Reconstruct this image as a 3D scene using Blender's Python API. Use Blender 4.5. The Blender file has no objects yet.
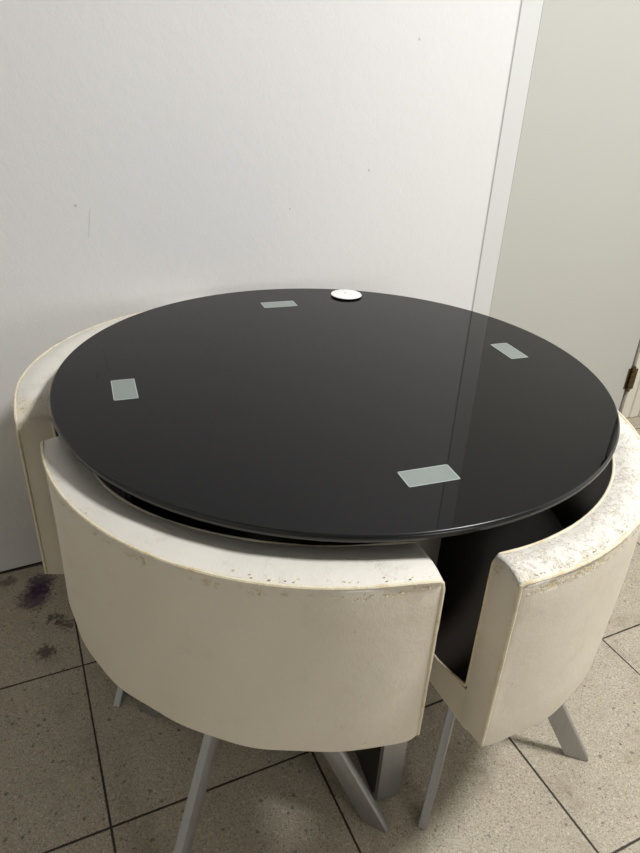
import bpy, bmesh, math, random
from mathutils import Vector, Matrix

random.seed(7)
COL = bpy.context.scene.collection
SC = bpy.context.scene
PI = math.pi
rad = math.radians

# ------------------------------------------------------------------ helpers
def link(o, parent=None):
    COL.objects.link(o)
    if parent is not None:
        o.parent = parent
    return o

def obj(name, bm, mat, parent=None, smooth=True, angle=38):
    bmesh.ops.recalc_face_normals(bm, faces=bm.faces)
    me = bpy.data.meshes.new(name)
    bm.to_mesh(me); bm.free()
    for m in (mat if isinstance(mat, (list, tuple)) else [mat]):
        me.materials.append(m)
    if smooth:
        me.polygons.foreach_set('use_smooth', [True] * len(me.polygons))
        me.set_sharp_from_angle(angle=rad(angle))
    return link(bpy.data.objects.new(name, me), parent)

def thing(name, label, cat, loc=(0, 0, 0), rz=0.0, group=None):
    o = bpy.data.objects.new(name, None)
    o.empty_display_size = .05
    o.location = loc; o.rotation_euler = (0, 0, rz)
    o['label'] = label; o['category'] = cat
    if group: o['group'] = group
    return link(o)

def struct(name, bm, mat, parent=None, smooth=False):
    o = obj(name, bm, mat, parent, smooth)
    if parent is None: o['kind'] = 'structure'
    return o

def box(bm, x0, x1, y0, y1, z0, z1, M=None, bev=0, seg=2):
    vs = [bm.verts.new((x, y, z)) for z in (z0, z1) for y in (y0, y1) for x in (x0, x1)]
    fs = [(0, 2, 3, 1), (4, 5, 7, 6), (0, 1, 5, 4), (2, 6, 7, 3), (0, 4, 6, 2), (1, 3, 7, 5)]
    faces = [bm.faces.new([vs[i] for i in f]) for f in fs]
    if bev:
        es = list({e for f in faces for e in f.edges})
        r = bmesh.ops.bevel(bm, geom=es, offset=bev, segments=seg, profile=.5, affect='EDGES')
        vs = list({v for f in r['faces'] for v in f.verts} | {v for v in vs if v.is_valid})
    if M is not None:
        for v in vs: v.co = M @ v.co
    return vs

def lathe(bm, prof, n=64, cx=0, cy=0):
    """closed profile of (r,z); r may be 0 at the two ends"""
    rings = []
    for r, z in prof:
        if r < 1e-6:
            rings.append([bm.verts.new((cx, cy, z))])
        else:
            rings.append([bm.verts.new((cx + r * math.cos(2 * PI * i / n), cy + r * math.sin(2 * PI * i / n), z)) for i in range(n)])
    for a, b in zip(rings, rings[1:]):
        if len(a) == 1 and len(b) == 1: continue
        for i in range(n):
            j = (i + 1) % n
            if len(a) == 1: bm.faces.new((a[0], b[i], b[j]))
            elif len(b) == 1: bm.faces.new((a[i], a[j], b[0]))
            else: bm.faces.new((a[i], a[j], b[j], b[i]))

def tube(bm, pts, r, n=8, wob=0.0):
    pts = [Vector(p) for p in pts]
    rings = []
    up = None
    for i, p in enumerate(pts):
        t = (pts[min(i + 1, len(pts) - 1)] - pts[max(i - 1, 0)]).normalized()
        if up is None:
            up = Vector((0, 0, 1)) if abs(t.z) < .8 else Vector((1, 0, 0))
        a = (up - t * up.dot(t)).normalized(); up = a
        b = t.cross(a)
        rr = r * (1 + random.uniform(-wob, wob))
        off = Vector((random.uniform(-1, 1), random.uniform(-1, 1), random.uniform(-1, 1))) * r * wob * .35
        rings.append([bm.verts.new(p + off + (a * math.cos(2 * PI * k / n) + b * math.sin(2 * PI * k / n)) * rr) for k in range(n)])
    for A, B in zip(rings, rings[1:]):
        for k in range(n):
            bm.faces.new((A[k], A[(k + 1) % n], B[(k + 1) % n], B[k]))
    bm.faces.new(rings[0]); bm.faces.new(rings[-1])

# ------------------------------------------------------------------ node helper
class NT:
    def __init__(self, name):
        self.mat = bpy.data.materials.new(name)
        self.mat.use_nodes = True
        self.t = self.mat.node_tree
        self.t.nodes.clear()
        self.out = self.t.nodes.new('ShaderNodeOutputMaterial')
        self.b = self.t.nodes.new('ShaderNodeBsdfPrincipled')
        self.t.links.new(self.b.outputs[0], self.out.inputs[0])
    def n(self, typ, **kw):
        nd = self.t.nodes.new(typ)
        for k, v in kw.items(): setattr(nd, k, v)
        return nd
    def set(self, sock, v):
        if isinstance(v, bpy.types.NodeSocket): self.t.links.new(v, sock)
        elif v is not None: sock.default_value = v
    def math(self, op, a, b=None, c=None, clamp=False):
        nd = self.n('ShaderNodeMath', operation=op, use_clamp=clamp)
        for i, v in enumerate((a, b, c)):
            if v is not None: self.set(nd.inputs[i], v)
        return nd.outputs[0]
    def mix(self, f, a, b, blend='MIX'):
        nd = self.n('ShaderNodeMix', data_type='RGBA', blend_type=blend)
        self.set(nd.inputs[0], f); self.set(nd.inputs[6], a); self.set(nd.inputs[7], b)
        return nd.outputs[2]
    def ramp(self, f, stops):
        nd = self.n('ShaderNodeMapRange', interpolation_type='SMOOTHSTEP')
        self.set(nd.inputs[0], f)
        nd.inputs[1].default_value, nd.inputs[2].default_value, nd.inputs[3].default_value, nd.inputs[4].default_value = stops
        return nd.outputs[0]
    def coord(self, which='Object'):
        return self.n('ShaderNodeTexCoord').outputs[which]
    def noise(self, vec, scale, detail=3, rough=.5, out='Fac'):
        nd = self.n('ShaderNodeTexNoise')
        self.set(nd.inputs['Vector'], vec)
        nd.inputs['Scale'].default_value = scale; nd.inputs['Detail'].default_value = detail; nd.inputs['Roughness'].default_value = rough
        return nd.outputs[out]
    def voro(self, vec, scale, feature='F1', out='Distance', rnd=1.0):
        nd = self.n('ShaderNodeTexVoronoi', feature=feature)
        self.set(nd.inputs['Vector'], vec); nd.inputs['Scale'].default_value = scale
        nd.inputs['Randomness'].default_value = rnd
        return nd.outputs[out]
    def sep(self, vec):
        nd = self.n('ShaderNodeSeparateXYZ'); self.set(nd.inputs[0], vec); return nd.outputs
    def comb(self, x, y, z):
        nd = self.n('ShaderNodeCombineXYZ')
        for i, v in enumerate((x, y, z)): self.set(nd.inputs[i], v)
        return nd.outputs[0]
    def bump(self, h, strength, dist):
        nd = self.n('ShaderNodeBump')
        nd.inputs['Strength'].default_value = strength; nd.inputs['Distance'].default_value = dist
        self.set(nd.inputs['Height'], h); self.set(self.b.inputs['Normal'], nd.outputs[0])
    def p(self, **kw):
        for k, v in kw.items(): self.set(self.b.inputs[k.replace('_', ' ')], v)
        return self.mat
    def blob(self, x, y, cx, cy, r, soft=.6, nz=None):
        dx = self.math('SUBTRACT', x, cx); dy = self.math('SUBTRACT', y, cy)
        d = self.math('SQRT', self.math('ADD', self.math('MULTIPLY', dx, dx), self.math('MULTIPLY', dy, dy)))
        if nz is not None: d = self.math('ADD', d, nz)
        return self.ramp(d, (r * soft, r, 1.0, 0.0))

def C(r, g, b, a=1.0):
    """sRGB 0-255 to linear"""
    f = lambda v: ((v / 255) / 12.92 if v / 255 <= .04045 else (((v / 255) + .055) / 1.055) ** 2.4)
    return (f(r), f(g), f(b), a)

def plain(name, col, rough, metallic=0.0, spec=.5, noise=0.0, scale=40):
    m = NT(name)
    c = col
    if noise:
        nz = m.noise(m.coord(), scale, 3)
        c = m.mix(m.math('MULTIPLY', nz, noise), col, (col[0] * .45, col[1] * .45, col[2] * .45, 1))
    return m.p(Base_Color=c, Roughness=rough, Metallic=metallic, Specular_IOR_Level=spec)

# ------------------------------------------------------------------ room frame (walls follow the photo's back wall)
WA = rad(28.0)
TV = Vector((math.cos(WA), math.sin(WA), 0)); NV = Vector((-math.sin(WA), math.cos(WA), 0))
WM = Matrix.Rotation(WA, 4, 'Z')            # x=s along the wall, y=n towards the wall
D0 = .595
S0, S1, N0, ZC = -1.95, 2.7, -2.9, 3.05

# ------------------------------------------------------------------ materials
def wall_material():
    m = NT('painted_wall')
    co = m.coord()
    x, y, z = m.sep(co)
    big = m.noise(co, 1.7, 2); fine = m.noise(co, 150, 4, .55); mid = m.noise(co, 34, 2)
    col = m.mix(big, C(229, 228, 228), C(234, 234, 233))
    # small scuffs and dots on the paint
    nz = m.math('MULTIPLY', m.math('SUBTRACT', m.noise(co, 60, 2), .5), .008)
    marks = None
    for (s, h, r) in ((-.715, .8, .006), (.40, 1.02, .004), (.17, .93, .003), (-.36, .96, .004), (.52, 1.33, .004), (-.70, 1.2, .004)):
        b = m.blob(x, z, s, h, r)
        marks = b if marks is None else m.math('MAXIMUM', marks, b)
    # one short hair-line scratch
    dx = m.math('ABSOLUTE', m.math('SUBTRACT', m.math('ADD', x, m.math('MULTIPLY', z, -.16)), -.335 - .16 * .92))
    dz = m.math('ABSOLUTE', m.math('SUBTRACT', z, .92))
    scr = m.math('MULTIPLY', m.ramp(dx, (.0008, .0025, 1, 0)), m.ramp(dz, (.028, .036, 1, 0)))
    marks = m.math('MAXIMUM', marks, m.math('MULTIPLY', scr, .5))
    col = m.mix(m.math('MULTIPLY', marks, .35), col, C(120, 118, 120))
    m.bump(m.math('ADD', m.math('MULTIPLY', fine, .5), m.math('MULTIPLY', mid, .8)), .22, .004)
    return m.p(Base_Color=col, Roughness=.62, Specular_IOR_Level=.3)

def floor_material(o, rot, size):
    m = NT('terrazzo_tile')
    co = m.coord()
    x, y, z = m.sep(co)
    c, s = math.cos(rot), math.sin(rot)
    xr = m.math('SUBTRACT', x, o[0]); yr = m.math('SUBTRACT', y, o[1])
    u = m.math('DIVIDE', m.math('ADD', m.math('MULTIPLY', xr, c), m.math('MULTIPLY', yr, s)), size)
    v = m.math('DIVIDE', m.math('SUBTRACT', m.math('MULTIPLY', yr, c), m.math('MULTIPLY', xr, s)), size)
    fu = m.math('FRACT', m.math('ADD', u, .5)); fv = m.math('FRACT', m.math('ADD', v, .5))
    wob = m.math('MULTIPLY', m.math('SUBTRACT', m.noise(co, 70, 3), .5), .0035)
    du = m.math('ABSOLUTE', m.math('SUBTRACT', fu, .5)); dv = m.math('ABSOLUTE', m.math('SUBTRACT', fv, .5))
    d = m.math('ADD', m.math('MINIMUM', du, dv), wob)
    width = m.math('MULTIPLY_ADD', m.noise(co, 3.1, 1), .006, .0035)
    gr = m.math('SUBTRACT', 1.0, m.ramp(m.math('DIVIDE', d, width), (.55, 1.15, 0, 1)))
    # per tile tone
    wn = m.n('ShaderNodeTexWhiteNoise', noise_dimensions='2D')
    m.set(wn.inputs['Vector'], m.comb(m.math('FLOOR', u), m.math('FLOOR', v), 0.0))
    tone = wn.outputs['Value']
    base = m.mix(tone, C(180, 173, 156), C(192, 185, 169))
    base = m.mix(m.ramp(m.noise(co, 3.3, 4, .6), (.35, .7, 0, .35)), base, C(176, 162, 138))
    # aggregate: pale and dark chips of several sizes
    for (sc, thr, colr, amt, seed) in ((130, .80, C(222, 214, 198), .38, 0), (230, .74, C(222, 214, 198), .40, 3), (170, .84, C(146, 131, 108), .5, 7),
                                       (260, .84, C(112, 100, 84), .5, 11), (110, .965, C(58, 50, 42), .6, 17), (320, .92, C(60, 54, 48), .8, 23)):
        mp = m.n('ShaderNodeMapping'); m.set(mp.inputs['Vector'], co); mp.inputs['Location'].default_value = (seed * 1.37, seed * .71, seed)
        warp = m.n('ShaderNodeVectorMath', operation='ADD')
        nzc = m.n('ShaderNodeVectorMath', operation='SCALE'); m.set(nzc.inputs[0], m.noise(co, sc * 1.3, 1, out='Color')); nzc.inputs['Scale'].default_value = .8 / sc
        m.set(warp.inputs[0], mp.outputs[0]); m.set(warp.inputs[1], nzc.outputs[0])
        vor = m.n('ShaderNodeTexVoronoi'); m.set(vor.inputs['Vector'], warp.outputs[0]); vor.inputs['Scale'].default_value = sc
        pick = m.ramp(m.sep(vor.outputs['Color'])[0], (thr - .01, thr + .01, 0, 1))
        shape = m.ramp(vor.outputs['Distance'], (.32, .46, 1, 0))
        base = m.mix(m.math('MULTIPLY', m.math('MULTIPLY', pick, shape), amt), base, colr)
    # fine grit
    base = m.mix(m.ramp(m.noise(co, 260, 2, .7), (.42, .62, 0, .45)), base, C(128, 114, 94))
    base = m.mix(m.ramp(m.noise(co, 11, 5, .7), (.48, .72, 0, .36)), base, C(120, 106, 86))
    # soiling near the wall: purple stain and dark scrapes
    jag = m.math('MULTIPLY', m.math('SUBTRACT', m.noise(co, 75, 4, .75), .5), .085)
    for (cx, cy, r, colr, a) in STAINS:
        base = m.mix(m.math('MULTIPLY', m.blob(x, y, cx, cy, r, .35, jag), a), base, colr)
    col = m.mix(gr, base, C(52, 44, 36))
    pits = m.ramp(m.voro(co, 140), (.05, .18, 0, 1))
    h = m.math('ADD', m.math('MULTIPLY', m.math('SUBTRACT', 1.0, gr), 1.0), m.math('MULTIPLY', pits, .05))
    m.bump(h, .5, .002)
    return m.p(Base_Color=col, Roughness=m.math('MULTIPLY_ADD', m.noise(co, 20, 3), .25, .42), Specular_IOR_Level=.35)

def vinyl_material(name, wear, ztop):
    """cream vinyl; the wear sits on the crown (object z near ztop) and just below the seam"""
    m = NT(name)
    co = m.coord()
    x, y, z = m.sep(co)
    grain = m.noise(co, 420, 3, .6); soft = m.noise(co, 6, 3, .5); blot = m.noise(co, 17, 4, .6)
    col = m.mix(soft, C(231, 224, 209), C(224, 215, 196))
    col = m.mix(m.ramp(blot, (.55, .8, 0, .28)), col, C(206, 192, 164))
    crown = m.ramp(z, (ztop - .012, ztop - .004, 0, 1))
    seam = m.math('MULTIPLY', m.ramp(z, (ztop - .026, ztop - .017, 0, 1)), m.math('SUBTRACT', 1.0, crown))
    # fine irregular crazing and lifted scales on the crown
    wv = m.n('ShaderNodeVectorMath', operation='ADD')
    sc_ = m.n('ShaderNodeVectorMath', operation='SCALE'); m.set(sc_.inputs[0], m.noise(co, 150, 4, .7, out='Color')); sc_.inputs['Scale'].default_value = .022
    m.set(wv.inputs[0], co); m.set(wv.inputs[1], sc_.outputs[0])
    cr = m.voro(wv.outputs[0], 95, 'DISTANCE_TO_EDGE')
    crack = m.ramp(cr, (.01, .07, 1, 0))
    region = m.ramp(m.noise(co, 14, 4, .65), (.62 - .30 * wear, .80 - .30 * wear, 0, 1))
    region2 = m.ramp(m.noise(co, 60, 5, .75), (.52, .62, 0, 1))
    broken = m.ramp(m.noise(co, 70, 3, .6), (.44, .56, 0, 1))
    crackm = m.math('MULTIPLY', m.math('MULTIPLY', m.math('MULTIPLY', crack, broken), region), crown)
    peel = m.math('MULTIPLY', m.math('MULTIPLY', region, region2), crown)
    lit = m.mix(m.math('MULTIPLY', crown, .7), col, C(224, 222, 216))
    col = m.mix(m.math('MULTIPLY', peel, .30 * wear + .05), lit, C(228, 218, 180))
    col = m.mix(m.math('MULTIPLY', crackm, .95 * wear), col, C(186, 175, 150))
    sp = m.ramp(m.noise(co, 170, 4, .75), (.64, .72, 0, 1))
    col = m.mix(m.math('MULTIPLY', m.math('MULTIPLY', sp, crown), .35), col, C(186, 174, 146))
    sn = m.ramp(m.math('ADD', m.noise(co, 22, 5, .75), m.math('MULTIPLY', m.noise(co, 190, 2), .3)), (.76 - .10 * wear, .82 - .10 * wear, 0, 1))
    seamw = m.math('MULTIPLY', sn, seam)
    col = m.mix(m.math('MULTIPLY', seamw, .7), col, C(206, 188, 142))
    # grubby marks on the shell
    g1 = m.ramp(m.noise(co, 30, 5, .7), (.68, .76, 0, .35))
    col = m.mix(m.math('MULTIPLY', g1, m.math('SUBTRACT', 1.0, crown)), col, C(176, 160, 132))
    dots = m.voro(co, 26); dsel = m.ramp(dots, (.018, .03, .7, 0))
    col = m.mix(dsel, col, C(96, 82, 64))
    h = m.math('ADD', m.math('MULTIPLY', grain, .25), m.math('MULTIPLY', m.noise(co, 24, 3, .55), .9))
    h = m.math('SUBTRACT', h, m.math('MULTIPLY', m.math('ADD', crackm, peel), 1.6 * wear))
    h = m.math('SUBTRACT', h, m.math('MULTIPLY', seamw, 1.2))
    m.bump(h, .45, .0035)
    return m.p(Base_Color=col, Roughness=m.math('MULTIPLY_ADD', soft, .15, .45), Specular_IOR_Level=.42)

STAINS = [(-.758, .175, .050, C(62, 36, 70), .8), (-.752, .115, .055, C(62, 36, 70), .8), (-.752, .145, .04, C(54, 30, 64), .8),
          (-.675, .052, .020, C(48, 38, 30), .7), (-.652, .040, .020, C(48, 38, 30), .7), (-.630, .029, .022, C(48, 38, 30), .7),
          (-.654, -.060, .030, C(40, 32, 26), .75), (-.640, -.095, .022, C(150, 138, 120), .4), (-.845, .172, .03, C(54, 44, 36), .6)]

M_WALL = wall_material()
M_FLOOR = floor_material((-.552, -.092), rad(25.73), .408)
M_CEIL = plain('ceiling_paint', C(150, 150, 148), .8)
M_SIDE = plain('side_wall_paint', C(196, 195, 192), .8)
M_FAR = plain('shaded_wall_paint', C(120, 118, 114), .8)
M_DOOR = plain('door_paint', C(196, 196, 189), .45, noise=.05, scale=3)
M_TRIM = plain('trim_paint', C(220, 221, 219), .45, noise=.04, scale=5)
M_CASE = plain('casing_paint', C(226, 222, 208), .5, noise=.08, scale=9)
M_GAP = plain('shadow_gap', C(44, 40, 36), .9)
M_BRASS = plain('old_brass', C(120, 104, 74), .42, 1.0, noise=.6, scale=120)
M_GLASS = NT('black_glass').p(Base_Color=(.0035, .0035, .004, 1), Roughness=.012, IOR=1.26, Specular_IOR_Level=.5)
M_GEDGE = NT('polished_glass_edge').p(Base_Color=C(24, 26, 26), Roughness=.24, IOR=1.5)
def frosted():
    m = NT('frosted_insert')
    co = m.coord()
    col = m.mix(m.noise(co, 300, 2), C(112, 124, 119), C(126, 137, 132))
    return m.p(Base_Color=col, Roughness=.35, Coat_Weight=1.0, Coat_Roughness=.02)
M_FROST = frosted()
M_FRBORD = plain('insert_border', C(165, 174, 170), .3)
M_STEEL = NT('brushed_steel')
_c = M_STEEL.coord(); _mp = M_STEEL.n('ShaderNodeMapping'); M_STEEL.set(_mp.inputs[0], _c); _mp.inputs['Scale'].default_value = (260, 260, 12)
_nz = M_STEEL.noise(_mp.outputs[0], 1.0, 3)
M_STEEL.bump(_nz, .06, .001)
M_STEEL = M_STEEL.p(Base_Color=M_STEEL.mix(_nz, C(160, 160, 160), C(182, 182, 182)), Metallic=.75, Roughness=.38)
M_BLACK = plain('black_lacquer', C(22, 21, 20), .35, noise=.3)
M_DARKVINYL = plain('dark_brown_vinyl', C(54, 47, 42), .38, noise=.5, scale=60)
M_DISC = plain('white_plastic', C(245, 245, 243), .4)
M_GREY = plain('grey_dot', C(170, 170, 168), .5)
M_DISCSHADE = plain('disc_shade_black', C(20, 20, 20), .7)
def piping_material():
    m = NT('worn_piping')
    co = m.coord()
    col = m.mix(m.ramp(m.noise(co, 45, 5, .7), (.46, .74, 0, .8)), C(232, 223, 198), C(204, 182, 132))
    col = m.mix(m.ramp(m.noise(co, 160, 3, .7), (.64, .74, 0, .6)), col, C(140, 116, 76))
    m.bump(m.noise(co, 260, 3, .7), .5, .002)
    return m.p(Base_Color=col, Roughness=.6)
M_PIPE = piping_material()
M_PEEL = plain('peeled_backing', C(230, 218, 182), .8, noise=.5, scale=200)

# ------------------------------------------------------------------ room shell
def wbox(bm, s0, s1, n0, n1, z0, z1, bev=0):
    return box(bm, s0, s1, n0, n1, z0, z1, None, bev)

def wobj(name, bm, mat, parent=None, smooth=False):
    o = struct(name, bm, mat, parent, smooth)
    if parent is None: o.matrix_world = WM
    return o

bm = bmesh.new()
bmesh.ops.create_grid(bm, x_segments=1, y_segments=1, size=1)
ctr = TV * ((S0 + S1) / 2) + NV * ((N0 + D0) / 2)
for v in bm.verts:
    s = v.co.x * ((S1 - S0) / 2 + .12) + (S0 + S1) / 2; n = v.co.y * ((D0 - N0) / 2 + .15) + (N0 + D0) / 2
    v.co = TV * s + NV * n
struct('floor', bm, M_FLOOR)

T0, T1, DR = .829, .905, 1.710            # trim and door edges along the wall
C0, C1 = 1.722, 1.842                     # right-hand casing
DH = 2.06
bm = bmesh.new()
wbox(bm, S0, T0, D0, D0 + .12, 0.004, ZC)                 # the long white panel left of the trim
wbox(bm, T0, T1, D0 + .01, D0 + .12, 0.004, DH + .06)
wbox(bm, T0, C1, D0, D0 + .12, DH + .06, ZC)
wbox(bm, C0, S1, D0 + .0, D0 + .12, 0.004, DH + .06)
wobj('wall_back', bm, M_WALL)
bm = bmesh.new(); wbox(bm, S0 - .1, S0, N0, D0 + .1, 0, ZC); wobj('wall_left', bm, M_SIDE)
bm = bmesh.new(); wbox(bm, S1, S1 + .1, N0, D0 + .1, 0, ZC); wobj('wall_right', bm, M_WALL)
bm = bmesh.new(); wbox(bm, S0 - .1, S1 + .1, N0 - .1, N0, 0, ZC); wobj('wall_front', bm, M_FAR)
bm = bmesh.new(); wbox(bm, S0 - .1, S1 + .1, N0 - .1, D0 + .1, ZC, ZC + .1); wobj('ceiling', bm, M_CEIL)

# thin dark joint along the foot of the wall
bm = bmesh.new(); wbox(bm, S0, T0, D0 - .003, D0 + .01, 0, .0045); wobj('trim_1', bm, M_GAP)
# door casing strip left of the door with its shadow line
bm = bmesh.new()
wbox(bm, T0 + .002, T1, D0 - .004, D0 + .03, 0.001, DH + .05, .0015)
wobj('trim_2', bm, M_TRIM)
bm = bmesh.new(); wbox(bm, T0 - .0003, T0 + .0022, D0 - .001, D0 + .005, 0.001, DH + .05)
wobj('trim_3', bm, plain('joint_grey', C(205, 205, 203), .8))
# right casing with a moulding step
bm = bmesh.new()
wbox(bm, C0, C0 + .05, D0 - .012, D0 + .03, .001, DH + .05, .002)
wbox(bm, C0 + .05, C1 - .02, D0 - .020, D0 + .03, .001, DH + .05, .004)
wbox(bm, C1 - .016, C1, D0 - .026, D0 + .03, .001, DH + .05, .003)
wobj('trim_4', bm, M_CASE)
bm = bmesh.new(); wbox(bm, T0 + .003, C1, D0 - .006, D0 + .03, DH, DH + .06, .0015); wobj('trim_5', bm, M_TRIM)

# door leaf
bm = bmesh.new(); wbox(bm, T1 + .002, DR, D0 - .002, D0 + .04, .006, DH - .004, .0015)
door = wobj('door_1', bm, M_DOOR)
bm = bmesh.new(); wbox(bm, DR, C0, D0 + .012, D0 + .04, .001, DH)
wobj('trim_6', bm, M_GAP)
for zc in (.19, 1.75):
    bm = bmesh.new()
    wbox(bm, DR - .014, DR + .004, D0 - .0045, D0 - .001, zc - .045, zc + .045, .001)
    for k in range(5):
        z0 = zc - .056 + k * .0225
        b2 = [(0, z0), (.0075, z0 + .0008), (.0075, z0 + .0212), (0, z0 + .0220)]
        lathe(bm, b2, 14, DR + .007, D0 - .010)
    wbox(bm, C0 + .001, C0 + .016, D0 - .0155, D0 - .011, zc - .045, zc + .045, .001)
    obj('hinge', bm, M_BRASS, door)

# ------------------------------------------------------------------ table
TZ, TR = .75, .5155
table = thing('dining_table', 'round black glass dining table with four small frosted rectangles near its rim', 'table', (0, 0, 0), rad(20.4))
bm = bmesh.new()
lathe(bm, [(0, TZ - .012), (TR - .004, TZ - .012), (TR - .0015, TZ - .0108), (TR, TZ - .0085), (TR, TZ - .0035), (TR - .0010, TZ - .0012), (TR - .0030, TZ), (0, TZ)], 220)
top = obj('tabletop', bm, M_GLASS, table, angle=30)
bm = bmesh.new()
lathe(bm, [(TR - .0012, TZ - .0112), (TR + .0003, TZ - .0088), (TR + .0004, TZ - .0032), (TR - .0008, TZ - .0010), (TR - .0028, TZ + .0002)], 220)
obj('glass_edge', bm, M_GEDGE, top)
for k in range(4):                       # 82 x 41 mm frosted fields let into the glass above the legs
    a = k * PI / 2
    cx, cy = .392 * math.cos(a), .392 * math.sin(a)
    Mx = Matrix.Translation((cx, cy, 0)) @ Matrix.Rotation(a, 4, 'Z')
    bm = bmesh.new(); box(bm, -.0205, .0205, -.041, .041, TZ - .001, TZ + .0004, Mx)
    fi = obj('frosted_insert', bm, M_FROST, top, smooth=False)
    bm = bmesh.new()
    for (x0, x1, y0, y1) in ((-.0205, -.0188, -.041, .041), (.0188, .0205, -.041, .041), (-.0205, .0205, -.041, -.0393), (-.0205, .0205, .0393, .041)):
        box(bm, x0, x1, y0, y1, TZ, TZ + .00055, Mx)
    obj('bright_border', bm, M_FRBORD, fi, smooth=False)
for k in range(4):
    a = k * PI / 2
    Mx = Matrix.Rotation(a, 4, 'Z')
    bm = bmesh.new()                     # black board standing radially, hooked under the glass
    box(bm, .0225, .402, -.0215, .0215, .006, TZ - .013, Mx, .002)
    leg = obj('leg', bm, M_BLACK, table)
    bm = bmesh.new()                     # silver outer plate with a rounded toe
    pts = []
    for i in range(9):
        t = i / 8 * PI / 2
        pts.append((.388 + .026 * math.sin(t) , .0005 + .026 - .026 * math.cos(t)))
    outer = [(.33, .0005)] + pts + [(.414, TZ - .0125)]
    inner = [(.402, TZ - .0125), (.402, .03), (.398, .018), (.388, .0085), (.33, .0065)]
    prof = outer + inner
    A = [bm.verts.new(Mx @ Vector((x, -.0235, z))) for x, z in prof]
    B = [bm.verts.new(Mx @ Vector((x, .0235, z))) for x, z in prof]
    bm.faces.new(A); bm.faces.new(B)
    for i in range(len(prof)):
        j = (i + 1) % len(prof)
        bm.faces.new((A[i], A[j], B[j], B[i]))
    obj('silver_face', bm, M_STEEL, leg)
bm = bmesh.new(); box(bm, -.0222, .0222, -.0222, .0222, .003, TZ - .0125, None, .001)
obj('center_post', bm, M_BLACK, table)

# ------------------------------------------------------------------ white disc on the table
disc = thing('round_disc', 'small flat white round disc lying near the far edge of the black tabletop', 'disc', (.027, .461, TZ))
bm = bmesh.new()
lathe(bm, [(0, .0028), (.036, .0028), (.0385, .0034), (.039, .0042), (.0385, .0051), (.036, .0058), (0, .0062)], 64)
obj('disc_body', bm, M_DISC, disc)
bm = bmesh.new(); lathe(bm, [(0, 0), (.033, 0), (.034, .001), (.034, .0030), (0, .0030)], 48)
obj('shade_base', bm, M_DISCSHADE, disc)  # recessed base, the shadow gap under the disc put into its black colour
bm = bmesh.new(); lathe(bm, [(.0, .0060), (.0028, .0060), (.0028, .0066), (0, .0068)], 20, -.003, .004)
obj('center_dot', bm, M_GREY, disc)

# ------------------------------------------------------------------ chairs
RO, RI, HS = .475, .413, 46.0            # outer / inner radius of the curved back, half span
SEAT_S = .256                            # seat centre from the arc centre
ZT = .705

def arc(r, a, z, dx=0.0):
    return Vector((r * math.cos(a) - SEAT_S, r * math.sin(a), z))

def sector(bm, r0, r1, hs, z0, z1, bev=0, n=40, dome=0.0):
    """annular sector solid, its sides cut radially"""
    def wob(a): return 0
    rs = [r0 + (r1 - r0) * i / 8 for i in range(9)]
    top, bot = [], []
    for i in range(n + 1):
        a = rad(-hs + 2 * hs * i / n)
        tr, br = [], []
        for j, r in enumerate(rs):
            e = min(1, 4 * min(i, n - i) / n) * min(1, j / 2.0)
            tr.append(bm.verts.new(arc(r, a, z1(r) + dome * math.sqrt(max(0, e)))))
            br.append(bm.verts.new(arc(r, a, z0(r))))
        top.append(tr); bot.append(br)
    for i in range(n):
        for j in range(8):
            bm.faces.new((top[i][j], top[i + 1][j], top[i + 1][j + 1], top[i][j + 1]))
            bm.faces.new((bot[i][j], bot[i][j + 1], bot[i + 1][j + 1], bot[i + 1][j]))
        bm.faces.new((top[i][0], bot[i][0], bot[i + 1][0], top[i + 1][0]))
        bm.faces.new((top[i][8], top[i + 1][8], bot[i + 1][8], bot[i][8]))
    for i in (0, n):
        for j in range(8):
            bm.faces.new((top[i][j], top[i][j + 1], bot[i][j + 1], bot[i][j]))

def rrect(r0, r1, z0, z1, rt, rb, crown, k=5):
    """rounded section of the back in the (r,z) plane, from inner bottom round to inner top"""
    P = []
    def corner(cx, cz, rr, a0):
        for i in range(k + 1):
            a = a0 + PI / 2 * i / k
            P.append((cx + rr * math.cos(a), cz + rr * math.sin(a)))
    corner(r0 + rb, z0 + rb, rb, PI)              # inner bottom
    corner(r1 - rb, z0 + rb, rb, 1.5 * PI)        # outer bottom
    for q in (1, 2, 3, 4, 5):
        P.append((r1, z0 + rb + (z1 - rt - z0 - rb) * q / 6))
    corner(r1 - rt, z1 - rt, rt, 0)               # outer top
    for q in (1, 2, 3):
        t = q / 4
        P.append((r1 - rt + (r0 + rt - r1 + rt) * t, z1 + crown * math.sin(PI * t)))
    corner(r0 + rt, z1 - rt, rt, PI / 2)          # inner top
    for q in (1, 2, 3):
        P.append((r0, z1 - rt + (z0 + rb - z1 + rt) * q / 4))
    return P

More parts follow.
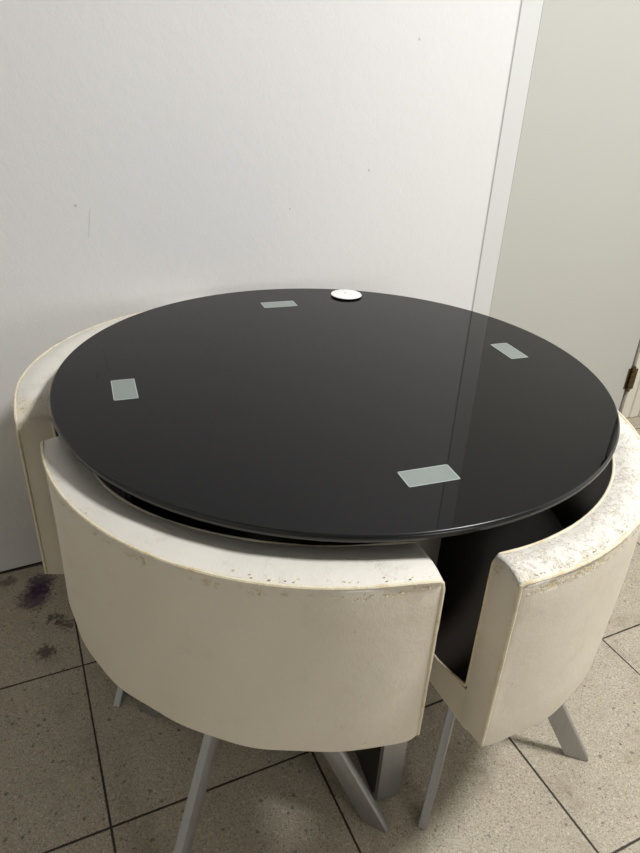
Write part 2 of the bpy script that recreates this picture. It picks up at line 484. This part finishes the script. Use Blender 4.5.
def make_chair(label, c, d, wear, vinyl, zb=.380, legrot=4.0, seed=1, fat=0.0, L=(.25, .28, .21, .28), droop=0.0, win=10.0, group='curved dining chairs around the round table'):
    rnd = random.Random(seed)
    lens = L
    rots = legrot if isinstance(legrot, (tuple, list)) else (legrot,) * 4
    def thick(a):                        # the padding is fuller towards one end
        t = max(0., min(1., (a + 25) / 45)); return -fat * t * t * (3 - 2 * t)
    dr = rad(d)
    ch = thing('dining_chair', label, 'chair', (c[0] + SEAT_S * math.cos(dr), c[1] + SEAT_S * math.sin(dr), 0), dr, group)
    def dz(a):                           # slumped end of the crown
        t = max(0., (a - (HS - win)) / win); return -droop * t * t
    def seat_top(r):                     # dished seat: falls away from the back, then levels out
        q = max(0., .415 - r)
        return zb + .066 - .44 * q if q < .07 else zb + .0352 - .044 * (1 - math.exp(-(q - .07) / .10)) * .6
    def seat_low(r):
        return zb - .18 * (RO - r) if r > .25 else zb - .0405 + (.25 - r) * .12
    # --- curved backrest
    bm = bmesh.new()
    n = 72
    sec = rrect(RI, RO, zb, ZT, .007, .006, .005)
    ph = [rnd.uniform(0, 6.28) for _ in range(8)]
    rings = []
    steps = [(0, .006), (.10, .0022), (.32, 0)] 
    angs = [(-HS, .003), (-HS + .2, .001), (-HS + .75, 0)] + [(-HS + 1.5 + (2 * HS - 3) * i / n, 0) for i in range(n + 1)] + [(HS - .75, 0), (HS - .2, .001), (HS, .003)]
    for a, ins in angs:
        ring = []
        for (r, z) in sec:
            rm, zm = (RI + RO) / 2, (zb + ZT) / 2
            rr = r + (ins if r < rm else -ins); zz = z + (ins if z < zm else -ins)
            w = .0012 * math.sin(.21 * a + ph[0] + 9 * z) + .0009 * math.sin(.43 * a + ph[1] - 23 * z)
            if r < rm: rr += thick(a)
            if r > rm: rr += w * (1 if abs(a) < HS - 1 else .3)
            if z < zb + .02: zz -= .18 * (RO - r)
            if z < zb + .02 and r > rm and abs(a) > HS - 4: zz += .007 * ((abs(a) - HS + 4) / 4) ** 2
            if z > ZT - .02: zz += dz(a)
            if z > ZT - .01: zz += .0006 * math.sin(.2 * a + ph[2]) + .0003 * math.sin(.5 * a + ph[3] + 60 * r)
            ring.append(bm.verts.new(arc(rr, rad(a), zz)))
        rings.append(ring)
    m = len(sec)
    for A, B in zip(rings, rings[1:]):
        for i in range(m):
            bm.faces.new((A[i], A[(i + 1) % m], B[(i + 1) % m], B[i]))
    bm.faces.new(rings[0]); bm.faces.new(rings[-1])
    back = obj('backrest', bm, vinyl, ch, angle=50)
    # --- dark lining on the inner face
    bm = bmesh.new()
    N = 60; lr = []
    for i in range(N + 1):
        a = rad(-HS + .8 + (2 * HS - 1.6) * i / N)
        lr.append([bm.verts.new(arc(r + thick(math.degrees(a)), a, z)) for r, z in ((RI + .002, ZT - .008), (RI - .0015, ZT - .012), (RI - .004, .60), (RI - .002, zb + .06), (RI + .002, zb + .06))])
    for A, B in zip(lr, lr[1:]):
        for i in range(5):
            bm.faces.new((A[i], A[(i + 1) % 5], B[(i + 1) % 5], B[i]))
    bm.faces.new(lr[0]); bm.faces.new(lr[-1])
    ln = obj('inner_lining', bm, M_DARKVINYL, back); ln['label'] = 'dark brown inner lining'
    # --- cream piping along the seams
    bm = bmesh.new()
    e = .0015
    po = [arc(RO - .0015, rad(HS - .15), z) for z in [zb + .012 + (ZT - zb - .022) * i / 14 for i in range(14)]]
    path = [arc(RO - .001, rad(-HS + .12), zb + .012 + (ZT - zb - .028) * i / 14) for i in range(15)]
    path += [arc(RO - .0025, rad(-HS + .3), ZT - .006)]
    path += [arc(RO - .0015, rad(-HS + .9 + (2 * HS - 1.8) * i / 90), ZT - .0025 + dz(-HS + .9 + (2 * HS - 1.8) * i / 90)) for i in range(91)]
    path += [arc(RO - .0025, rad(HS - .3), ZT - .006 + dz(HS))]
    path += [arc(RO - .001, rad(HS - .12), ZT - .016 + dz(HS) * (1 - i / 14) - (ZT - zb - .028) * i / 14) for i in range(15)]
    tube(bm, path, .0030, 8, .07)
    obj('outer_piping', bm, M_PIPE, back)
    bm = bmesh.new()
    zs = seat_top(RI) + .003
    path = [arc(.095 + (RI - .003 - .095) * i / 12, rad(-HS + .1), seat_top(.095 + (RI - .003 - .095) * i / 12) + .003) for i in range(13)]
    path += [arc(RI + .0005, rad(-HS + .12), zs + .006 + (ZT - zs - .024) * i / 12) for i in range(13)]
    path += [arc(RI + .003, rad(-HS + .5), ZT - .006)]
    path += [arc(RI + .002 + thick(-HS + .9 + (2 * HS - 1.8) * i / 90), rad(-HS + .9 + (2 * HS - 1.8) * i / 90), ZT - .0025 + dz(-HS + .9 + (2 * HS - 1.8) * i / 90)) for i in range(91)]
    path += [arc(RI + .003 + thick(HS), rad(HS - .5), ZT - .006 + dz(HS))]
    path += [arc(RI + .0005 + thick(HS), rad(HS - .12), ZT - .018 + dz(HS) * (1 - i / 12) - (ZT - zs - .024) * i / 12) for i in range(13)]
    path += [arc(RI - .003 - (RI - .003 - .095) * i / 12, rad(HS - .1), seat_top(RI - .003 - (RI - .003 - .095) * i / 12) + .003) for i in range(13)]
    tube(bm, path, .0026, 8, .07)
    obj('inner_piping', bm, M_PIPE, back)
    # --- ragged flaps of peeling vinyl under the seam
    bm = bmesh.new()
    def flake(p, tv, nv, uv, s):
        k = rnd.randint(4, 6)
        vs = []
        for q in range(k):
            t = 2 * PI * q / k + rnd.uniform(-.3, .3)
            rr = s * rnd.uniform(.5, 1.2)
            lift = rnd.uniform(.0004, .0012 + s * .45)
            vs.append(bm.verts.new(p + tv * (math.cos(t) * rr * 1.9) + uv * (math.sin(t) * rr) + nv * lift))
        bm.faces.new(vs)
    cnt = int(50 + 200 * wear)
    for _ in range(cnt):
        # clustered towards the two ends of the crown
        a = rnd.choice((-1, 1)) * (HS - 1 - abs(rnd.gauss(0, 13 + 12 * wear)))
        a = max(-HS + 1, min(HS - 1, a)) if rnd.random() < .75 else rnd.uniform(-HS + 1, HS - 1)
        ar = rad(a)
        nv = Vector((math.cos(ar), math.sin(ar), 0)); tv = Vector((-math.sin(ar), math.cos(ar), 0)); uv = Vector((0, 0, 1))
        if rnd.random() < .6:
            dz = .010 + abs(rnd.gauss(0, .0035)) + .006 * wear * (1 + math.sin(.35 * a + ph[5])) * .5
            flake(arc(RO + .0004, ar, ZT - dz), tv, nv, uv, rnd.uniform(.0007, .0022))
        elif rnd.random() < .75:
            flake(arc(RO - .006 - abs(rnd.gauss(0, .003)), ar, ZT + .0008), tv, uv, -nv, rnd.uniform(.0006, .0016))
        else:
            flake(arc(RI + .006 + abs(rnd.gauss(0, .003)), ar, ZT + .0008), tv, uv, nv, rnd.uniform(.0006, .0016))
    pv = obj('peeling_vinyl', bm, M_PEEL, back, smooth=False); pv['kind'] = 'stuff'; pv['label'] = 'tan flakes of peeling vinyl'
    # --- seat
    bm = bmesh.new(); sector(bm, .09, RI + .02, HS - .06, seat_low, lambda r: seat_top(min(r, RI)))
    seat = obj('seat', bm, vinyl, ch, angle=30)
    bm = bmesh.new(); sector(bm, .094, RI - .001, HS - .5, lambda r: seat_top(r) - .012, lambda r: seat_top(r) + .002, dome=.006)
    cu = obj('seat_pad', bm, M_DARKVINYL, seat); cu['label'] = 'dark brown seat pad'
    bm = bmesh.new(); lathe(bm, [(0, zb - .052), (.085, zb - .052), (.087, zb - .050), (.087, zb - .034), (0, zb - .034)], 40)
    obj('mounting_plate', bm, M_STEEL, ch)
    # --- four splayed flat steel legs, cut level at the floor
    for k in range(4):
        bm = bmesh.new()
        Mx = Matrix.Rotation(rad(rots[k] + 90 * k), 4, 'Z')
        s0, hw, ht, z1, L = .062, .0225, .0080, zb - .042, lens[k]
        prof = [(L - hw, .0), (L + hw - .003, .0), (L + hw, .004), (s0 + hw, z1), (s0 - hw, z1), (L - hw - .0005, .003)]
        A = [bm.verts.new(Mx @ Vector((x, -ht, z))) for x, z in prof]
        B = [bm.verts.new(Mx @ Vector((x, ht, z))) for x, z in prof]
        fs = [bm.faces.new(A), bm.faces.new(B)]
        for i in range(len(prof)):
            j = (i + 1) % len(prof)
            bm.faces.new((A[i], A[j], B[j], B[i]))
        es = [ed for f in fs for ed in f.edges]
        bmesh.ops.bevel(bm, geom=es, offset=.0022, segments=2, profile=.5, affect='EDGES')
        lg = obj('leg', bm, M_STEEL, ch)
    return ch

V1 = vinyl_material('cream_vinyl', .35, ZT)
V2 = vinyl_material('cream_vinyl_peeling', 1.0, ZT)
make_chair('cream vinyl chair with curved back turned to the camera, in front of the black table', (-.029, -.086), -114.5, .35, V1, zb=.388, seed=3, fat=.020, droop=.007, legrot=(3, 1, 0, -1), L=(.288, .281, .22, .262))
make_chair('cream chair right of the table with a heavily cracked and peeling top edge', (.075, -.09), -24, 1.0, V2, seed=5, legrot=(8, 5, 5, 1), L=(.257, .26, .20, .24))
make_chair('cream curved chair left of the table, squeezed against the white wall', (-.14, .061), 159, .3, V1, zb=.31, seed=9, droop=.030, win=14.0, legrot=11, L=(.25, .338, .22, .25))


# ------------------------------------------------------------------ light
def area(name, loc, size, power, col, target=None, shape='DISK'):
    l = bpy.data.lights.new(name, 'AREA'); l.shape = shape; l.size = size; l.energy = power; l.color = col
    o = bpy.data.objects.new(name, l); o.location = loc
    t = Vector(target if target is not None else (loc[0], loc[1], 0))
    o.rotation_euler = (t - Vector(loc)).to_track_quat('-Z', 'Y').to_euler()
    return link(o)
area('ceiling_lamp', (1.45, -.44, 2.98), .5, 84, (1, .992, .978))
area('fill_light', (1.6, -2.2, 1.1), .7, 7.6, (1, .985, .97), (0, 0, .6))  # added fill light for the chair fronts and wall, not a lamp of the room

w = bpy.data.worlds.new('world'); w.use_nodes = True
w.node_tree.nodes['Background'].inputs[0].default_value = (.8, .85, .9, 1); w.node_tree.nodes['Background'].inputs[1].default_value = .2
SC.world = w

# ------------------------------------------------------------------ camera (solved from the photograph)
cam = bpy.data.cameras.new('camera')
cam.sensor_fit = 'HORIZONTAL'; cam.sensor_width = 36; cam.lens = 36 * 657.66 / 640
cam.clip_start = .02
co = bpy.data.objects.new('camera', cam); link(co)
R = Vector((.99878787, .02364069, .0431729)); U = Vector((-.04922176, .47970718, .87604694)); F = Vector((0, .87711011, -.48028935))
Mc = Matrix((( R.x, U.x, -F.x, -.02309729), (R.y, U.y, -F.y, -1.16671233), (R.z, U.z, -F.z, 1.25951383), (0, 0, 0, 1)))
co.matrix_world = Mc
SC.camera = co

SC.view_settings.view_transform = 'Standard'
SC.view_settings.look = 'None'
SC.view_settings.exposure = 0.09
SC.cycles.max_bounces = 10
SC.cycles.diffuse_bounces = 6
